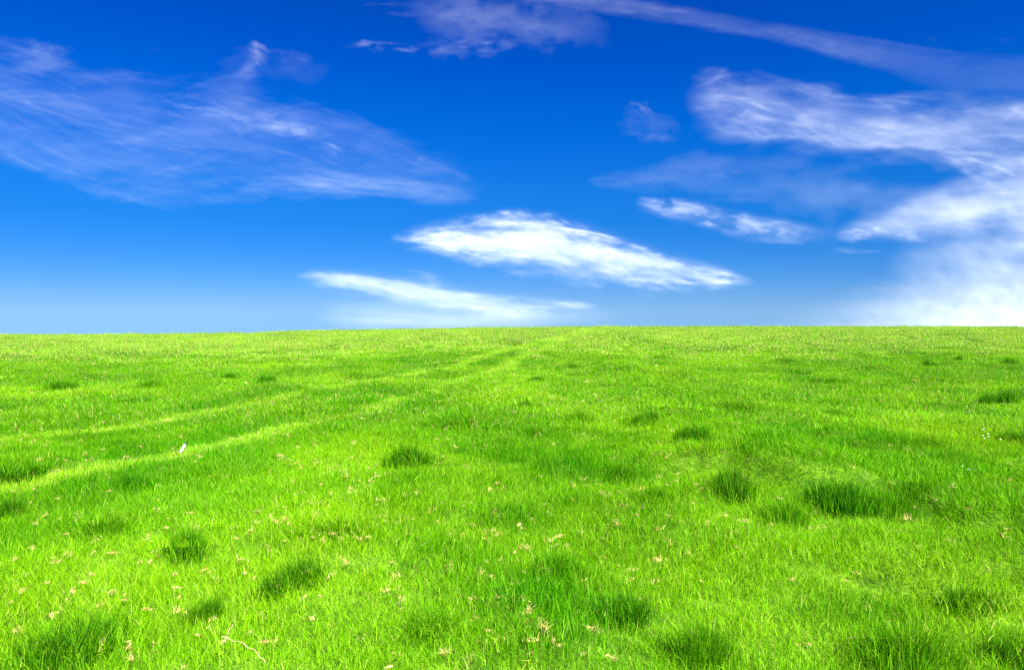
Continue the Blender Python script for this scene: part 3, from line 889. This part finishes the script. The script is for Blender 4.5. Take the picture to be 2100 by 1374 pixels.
def fibres(xs, top, bot, inten, n, seed, wmin=2.5, wmax=12, lmin=140, lmax=520, peak=0.16, drift=0.12, patch=(150, 40), wob=8, contrast=1.6, qpow=1.0, thr=0.42):
    """cirrus: many long soft ice strands following the run of the cloud"""
    xs = np.array(xs, float)
    def f(gx, gy):
        r = np.random.default_rng(seed)
        X = gx[0]
        t = np.interp(X, xs, top); b = np.interp(X, xs, bot); I = np.interp(X, xs, inten, left=0, right=0)
        I = I * sstep(xs[0], xs[0] + 70, X) * (1 - sstep(xs[-1] - 70, xs[-1], X))
        acc = np.zeros(gx.shape)
        for k in range(n):
            L = lmin + (lmax - lmin) * r.random() ** 1.5
            c = xs[0] + (xs[-1] - xs[0]) * r.random()
            q = r.random() ** qpow
            w = 1.5 * (wmin + (wmax - wmin) * r.random() ** 1.9)
            dq = r.normal(0, drift * 0.4)
            u = (X - c) / L
            along = np.clip(1 - (2 * u) ** 2, 0, 1) ** 1.3
            if along.max() <= 0: 
                r.random(2); continue
            yc = t + (b - t) * (q + dq * u * 2) + wob * (vnoise(X / 110 + r.random() * 99, np.full_like(X, k * 1.7), seed + k) - 0.5)
            ww = w * (0.6 + 0.8 * vnoise(X / 60 + k * 3.1, np.full_like(X, 0.5), seed + k + 7))
            a = 0.44 * peak * (0.45 + 0.8 * r.random() ** 1.6) * (5.5 / (w + 2)) ** 0.35
            d = (gy - yc) / ww
            acc += a * along * np.exp(-d * d)
        wv = (fbm(gx / 60, gy / 26, seed + 3, 4) - 0.5)
        pa = fbm(gx / patch[0] + 0.6 * wv, gy / patch[1] + 0.8 * wv, seed + 5, 5, 0.55)
        fine = fbm((gx + gy * 1.5) / 34, (gy - gx * 0.22) / 5 + 2 * wv, seed + 9, 3)
        m = np.clip((pa - thr) * contrast * 2.2 + 0.35, 0.0, 1.5)
        return np.clip(acc * I * m * (0.40 + 1.20 * fine), 0, 1)
    return f

def veil(xs, top, bot, inten, seed, sx=220, sy=50, soft=0.5, rag=0.35):
    """soft even background glow of a thin ice layer"""
    xs = np.array(xs, float)
    def f(gx, gy):
        t = np.interp(gx, xs, top); b = np.interp(gx, xs, bot); I = np.interp(gx, xs, inten)
        h = np.maximum(b - t, 4)
        w = fbm(gx / sx * 2, gy / sy * 1.5, seed, 4) - 0.5
        v = (gy - t) / h + rag * w
        e = sstep(xs[0], xs[0] + 110, gx) * (1 - sstep(xs[-1] - 110, xs[-1], gx))
        return I * e * sstep(-0.05, soft, v) * (1 - sstep(1 - soft, 1.05, v)) * np.clip(0.55 + 1.6 * (fbm(gx / sx, gy / sy, seed + 4, 4) - 0.36), 0, 1.4)
    return f

EX = (-260, 2360)   # the layer runs on past both sides of the frame
cloud_sheet('cloud', 'bright white lens-shaped cloud, the largest solid one, above the middle of the field', total(
    band([800, 880, 960, 1040, 1130, 1210, 1300, 1380, 1450, 1560], [490, 482, 474, 458, 460, 484, 510, 530, 556, 580], [495, 501, 518, 534, 544, 560, 570, 579, 584, 582],
         [.25, .6, .8, .92, 1.0, .98, .85, .66, .34, .05], lx=90, ly=12, seed=11, base=.58, rag=1.0, soft_t=.45, soft_b=.95, end=60, fine=.55),
    fibres([790, 900, 1050, 1200, 1350, 1560], [485, 468, 450, 474, 514, 577], [498, 512, 542, 564, 582, 583], [.6, .9, 1, 1, .8, .3], 150, 12, 1.8, 6, 60, 300, .55, .1, (60, 18), 5, 1.6),
    fibres([870, 1000, 1150, 1260], [455, 430, 440, 486], [480, 462, 470, 505], [.4, 1, 1, .3], 36, 13, 2, 6, 30, 110, .25, .3, (30, 14), 6, 2.0)),
    780, 1600, 400, 640, R0=4600, gain=0.86)
cloud_sheet('cloud', 'smaller white wing-shaped cloud low over the horizon left of the middle', total(
    band([600, 660, 740, 820, 900, 990, 1080, 1190], [562, 559, 568, 580, 594, 612, 623, 631], [569, 577, 596, 618, 632, 638, 637, 636],
         [.08, .5, .8, .85, .8, .6, .35, .05], lx=160, ly=7, seed=21, base=.55, rag=.35, soft_t=.5, soft_b=.9, end=60),
    fibres([590, 700, 850, 1000, 1250], [560, 560, 578, 606, 630], [570, 600, 648, 650, 642], [.5, 1, 1, .8, .3], 60, 22, 2, 7, 120, 420, .4, .1, (120, 16), 3, 1.2),
    fibres([720, 800, 900, 960], [546, 550, 566, 590], [574, 580, 588, 600], [.3, 1, 1, .2], 14, 24, 2, 5, 40, 120, .22, .1, (40, 14), 4, 1.8),
    veil([600, 760, 880, 1020, 1180, 1340], [590, 606, 618, 622, 630, 634], [676, 690, 694, 688, 676, 664], [.0, .34, .42, .38, .22, .0], 23, 260, 30, .6)),
    580, 1360, 530, 700, R0=4200, gain=0.85)
cloud_sheet('cloud', 'short white streak of cloud right of the large bright one', total(
    fibres([1290, 1360, 1440, 1540, 1620, 1700], [404, 408, 422, 446, 458, 480], [412, 436, 462, 484, 490, 494], [1, 1, .8, .7, .6, .2], 120, 31, 2, 7, 35, 150, .5, .5, (44, 18), 8, 1.9, thr=.40),
    fibres([1500, 1600, 1740, 1900], [488, 489, 492, 508], [498, 499, 506, 522], [.3, 1, .6, .1], 18, 32, 1.8, 4, 80, 240, .2, .2, (80, 12), 3, 1.5),
    fibres([1410, 1450, 1490], [480, 482, 488], [488, 492, 498], [.6, 1, .3], 6, 33, 2, 3.5, 30, 60, .3, .2, (60, 20), 3, 1),
    fibres([1280, 1320, 1360], [455, 457, 461], [463, 465, 468], [.6, 1, .3], 5, 34, 2, 3.5, 30, 60, .16, .2, (60, 20), 3, 1),
    veil([1250, 1400, 1560, 1700, 1850], [396, 404, 430, 455, 470], [430, 470, 500, 505, 510], [0, .16, .18, .12, 0], 36, 160, 26, .5)),
    1230, 1920, 385, 535, R0=5400, gain=0.44)
cloud_sheet('cloud', 'long broad white band of streaky cloud reaching the right edge', total(
    fibres([1400, 1480, 1560, 1660, 1780, 1900, 2020, 2360], [160, 140, 160, 188, 202, 206, 200, 220], [250, 280, 292, 304, 312, 330, 332, 380],
         [.75, .95, .9, 1, 1, 1, 1.1, 1.15], 210, 41, 2.4, 11, 70, 300, .3, .3, (80, 30), 14, 1.7, thr=.40),
    fibres([1430, 1520, 1620, 1700, 1800, 2000, 2360], [172, 186, 222, 248, 256, 262, 290], [200, 226, 270, 298, 306, 318, 350], [.4, 1, 1, 1, .9, 1, 1], 110, 42, 2, 7, 50, 200, .3, .2, (50, 16), 10, 2.4),
    veil([1380, 1480, 1620, 1780, 1950, 2100, 2400], [140, 132, 170, 190, 190, 186, 200], [270, 300, 320, 330, 345, 350, 390], [.12, .22, .28, .32, .36, .42, .42], 46, 150, 36, .5, .5),
    fibres([1560, 1620, 1720, 1800], [150, 158, 186, 210], [190, 200, 214, 224], [.5, 1, 1, .3], 26, 47, 2, 5, 40, 120, .16, .3, (40, 14), 8, 2)),
    1370, 2360, 110, 420, R0=6600, gain=0.56)
cloud_sheet('cloud', 'thick soft white cloud at the right edge under the long broad band', total(
    veil([1680, 1800, 1880, 1960, 2050, 2130, 2400], [470, 424, 384, 350, 316, 296, 280], [500, 500, 496, 494, 500, 530, 560],
         [.05, .3, .5, .7, .92, 1.05, 1.05], 51, 170, 44, .62, .5),
    fibres([1700, 1820, 1920, 2020, 2120, 2360], [474, 420, 384, 350, 330, 310], [496, 482, 470, 470, 486, 520], [.25, .5, .8, 1, 1, 1], 90, 52, 2.5, 12, 80, 320, .17, .14, (90, 30), 8, 1.6),
    fibres([1900, 1960, 2030, 2110, 2200], [306, 316, 334, 366, 400], [340, 362, 392, 430, 460], [.8, 1, 1, .8, .3], 50, 53, 2, 7, 40, 150, .22, .3, (40, 16), 8, 2.2)),
    1660, 2360, 270, 580, R0=5000, gain=0.8)
cloud_sheet('cloud', 'thin curling wisp of cloud below the thick soft one', total(
    fibres([1700, 1760, 1820, 1880, 1930], [482, 470, 466, 478, 482], [496, 490, 484, 490, 494], [.5, 1, 1, .8, .2], 40, 61, 1.8, 4.5, 30, 100, .34, .5, (26, 12), 14, 2.6),
    fibres([1730, 1750, 1790], [500, 486, 462], [512, 498, 474], [.6, 1, .4], 12, 62, 1.8, 3.6, 25, 50, .3, .5, (26, 12), 10, 2),
    fibres([1680, 1780, 1880, 1960], [506, 512, 515, 520], [518, 523, 526, 530], [.4, 1, .8, .2], 14, 65, 1.8, 3.4, 60, 180, .16, .2, (80, 12), 3, 1.6)),
    1670, 1950, 440, 545, step=3, R0=5800, gain=0.6)
cloud_sheet('cloud', 'bank of white haze-like cloud on the horizon at the right', total(
    veil([1480, 1640, 1760, 1880, 1980, 2080, 2400], [640, 606, 578, 562, 552, 540, 520], [960, 960, 960, 960, 960, 960, 960],
         [0, .2, .5, 1.0, 1.5, 1.8, 1.9], 71, 380, 60, .6, .12),
    fibres([1700, 1820, 1960, 2100, 2400], [572, 580, 586, 590, 600], [640, 650, 660, 660, 660], [.3, .8, 1, 1, 1], 50, 72, 3, 12, 160, 500, .2, .06, (200, 30), 5, 1.0),
    veil([1780, 1920, 2060, 2400], [510, 480, 450, 420], [640, 640, 640, 640], [.0, .28, .55, .65], 73, 200, 60, .45, .4)),
    1460, 2360, 420, 720, R0=3800)
cloud_sheet('cloud', 'wide thin veil of streaky cloud spread over the left half of the sky', total(
    fibres([-260, -60, 60, 180, 320, 460, 600, 740, 860, 1000], [30, 70, 96, 128, 146, 160, 196, 252, 316, 376], [230, 280, 350, 404, 428, 430, 426, 420, 414, 412],
         [1, 1, 1, 1, .95, .9, .9, .9, .9, .5], 380, 81, 1.6, 10, 140, 560, .095, .30, (240, 40), 18, 1.5, thr=.38),
    fibres([40, 140, 260, 400, 540, 680, 800, 960], [184, 204, 232, 262, 300, 346, 366, 384], [226, 256, 290, 322, 360, 396, 406, 404], [.6, 1, 1, .9, .9, 1, 1, .4], 80, 82, 1.6, 5, 130, 420, .20, .12, (160, 24), 9, 1.2),
    fibres([480, 620, 760, 900, 960], [358, 356, 364, 380, 392], [390, 392, 402, 404, 404], [.5, 1, 1, .7, .2], 40, 83, 1.6, 5, 100, 320, .20, .1, (100, 16), 4, 1.4),
    fibres([-260, -60, 40, 130, 230], [130, 148, 160, 190, 226], [190, 200, 216, 240, 270], [1, 1, 1, .7, .2], 36, 84, 2, 7, 70, 240, .26, .12, (70, 20), 8, 1.6),
    puff(80, 122, 84, 46, .2, 85, .15, 40, 14, .9), 
    fibres([330, 400, 480, 560, 640, 720], [180, 190, 208, 232, 258, 286], [214, 230, 252, 272, 300, 330], [.3, 1, 1, 1, 1, .2], 46, 86, 2, 5, 60, 240, .20, .3, (44, 16), 10, 2.4),
    fibres([590, 640, 690, 730], [254, 268, 296, 330], [282, 306, 336, 348], [.3, 1, 1, .1], 24, 87, 1.8, 4, 30, 90, .34, .5, (26, 12), 14, 2.6),
    veil([-260, -40, 100, 260, 420, 600, 780, 920, 1100], [60, 90, 110, 140, 158, 190, 240, 290, 340], [260, 330, 410, 436, 436, 432, 428, 424, 424], [.14, .17, .20, .22, .22, .21, .19, .14, .0], 180, 240, 60, .7, .7),
    fibres([-260, 0, 200, 400, 600, 760], [-60, -10, 20, 40, 70, 110], [60, 100, 130, 150, 170, 190], [.8, 1, 1, 1, .8, .2], 60, 190, 3, 10, 140, 460, .05, .2, (160, 50), 10, 1.8, thr=.44),
    fibres([60, 140, 220, 300], [300, 336, 370, 400], [350, 390, 424, 440], [.3, 1, 1, .2], 26, 90, 2.4, 9, 60, 180, .08, .3, (60, 30), 10, 1.8)),
    -260, 1120, -70, 460, R0=5600, gain=0.38)
cloud_sheet('cloud', 'small hooked puff of cloud above the wide thin veil', total(
    puff(528, 108, 30, 24, .34, 101, .7, 20, 9, 1.1), puff(505, 148, 44, 24, .14, 102, -.8, 30, 10, 1.0),
    fibres([430, 490, 540, 600, 700], [86, 92, 96, 104, 130], [150, 156, 150, 142, 160], [.4, 1, 1, .8, .2], 40, 103, 2, 6, 30, 160, .07, .5, (34, 18), 16, 2.2),
    fibres([470, 510, 550], [140, 120, 96], [172, 150, 122], [.4, 1, .4], 18, 104, 2, 5, 25, 70, .13, .4, (30, 16), 8, 2.0),
    veil([380, 480, 600, 760], [90, 84, 96, 130], [190, 190, 190, 200], [0, .06, .06, 0], 105, 90, 40, .5)),
    370, 780, 50, 220, step=3, R0=6600, gain=0.44)
cloud_sheet('cloud', 'faint ragged cloud at the top edge left of the middle', total(
    fibres([680, 760, 840, 920, 1000, 1080], [74, 82, 92, 88, 82, 84], [96, 102, 108, 108, 108, 112], [.7, 1, .8, 1, .9, .3], 50, 111, 1.8, 4.5, 40, 170, .2, .4, (40, 12), 10, 2.6),
    veil([800, 880, 960, 1060, 1180, 1330], [-60, -60, -50, -40, -10, 40], [112, 114, 116, 116, 116, 120], [.0, .22, .3, .28, .16, 0], 112, 80, 34, .5, .8),
    fibres([820, 900, 980, 1080, 1220], [-10, 0, 10, 26, 60], [60, 74, 90, 100, 110], [.5, 1, 1, .8, .2], 70, 113, 2, 8, 40, 220, .1, .3, (50, 26), 12, 2.2),
    fibres([580, 680, 780, 900], [-30, -14, -6, 4], [16, 20, 28, 36], [.2, 1, 1, .5], 26, 115, 2, 7, 60, 220, .1, .2, (70, 20), 8, 1.8)),
    560, 1350, -70, 150, R0=7400, gain=0.34)
cloud_sheet('cloud', 'long faint trail of cloud curving from the top middle to the upper right', total(
    fibres([1000, 1140, 1250, 1360, 1460, 1560, 1660, 1760, 1860, 1960, 2100, 2380], [-50, -20, -6, 10, 26, 44, 60, 76, 92, 106, 112, 116], [-20, 8, 26, 42, 58, 76, 98, 128, 162, 200, 236, 270],
         [.9, 1, 1, 1, 1, 1, .9, .75, .65, .6, .7, .8], 130, 121, 2.5, 10, 200, 700, .16, .12, (260, 40), 6, 1.0, thr=.36),
    veil([960, 1140, 1300, 1460, 1620, 1780, 1940, 2100, 2420], [-60, -26, 0, 22, 48, 70, 96, 100, 100], [-8, 16, 42, 68, 98, 146, 210, 246, 280], [.14, .16, .18, .18, .16, .14, .16, .2, .22], 126, 300, 50, .5, .3),
    fibres([1780, 1900, 2020, 2140, 2380], [116, 92, 78, 66, 50], [200, 190, 190, 196, 210], [.2, .8, 1, 1, 1], 60, 122, 3, 12, 90, 360, .07, .3, (120, 40), 10, 1.6),
    fibres([1850, 1910, 1980], [86, 72, 62], [100, 88, 78], [.3, 1, .2], 10, 123, 2, 5, 40, 90, .09, .4, (40, 20), 8, 1.6)),
    960, 2400, -60, 290, R0=8000, gain=0.27)
cloud_sheet('cloud', 'tiny feathery cloud fragment left of the long broad band', total(
    fibres([1270, 1295, 1320, 1345, 1375], [196, 200, 216, 232, 250], [214, 226, 244, 258, 270], [.3, 1, 1, .7, .1], 30, 131, 1.8, 5, 22, 60, .24, .4, (22, 10), 10, 2.6),
    veil([1210, 1290, 1360, 1450], [210, 206, 220, 240], [290, 300, 310, 310], [0, .12, .10, 0], 132, 60, 26, .5, .8),
    fibres([1230, 1290, 1350, 1430], [232, 238, 244, 256], [284, 292, 298, 300], [.3, 1, 1, .2], 30, 133, 2, 6, 30, 120, .07, .3, (34, 16), 8, 2.0)),
    1200, 1460, 180, 320, step=3, R0=6000, gain=0.45)
cloud_sheet('cloud', 'very faint haze of cloud between the broad band and the short white streak', total(
    fibres([1160, 1260, 1380, 1500, 1640, 1800, 1960], [360, 352, 346, 330, 310, 310, 330], [374, 388, 402, 412, 420, 450, 470], [.7, 1, .9, .9, .8, .7, .2], 80, 141, 2.2, 9, 60, 260, .07, .25, (90, 30), 12, 2.0),
    veil([1160, 1300, 1440, 1580, 1740, 1900, 2080], [340, 320, 290, 290, 310, 330, 360], [390, 400, 420, 440, 470, 500, 510], [0, .08, .16, .2, .2, .2, 0], 146, 140, 50, .5, .7),
    fibres([1410, 1470, 1560], [312, 318, 330], [372, 372, 376], [.3, 1, .2], 22, 142, 2, 6, 24, 90, .12, .4, (26, 14), 10, 2.6)),
    1150, 2090, 270, 520, R0=6200, gain=0.42)
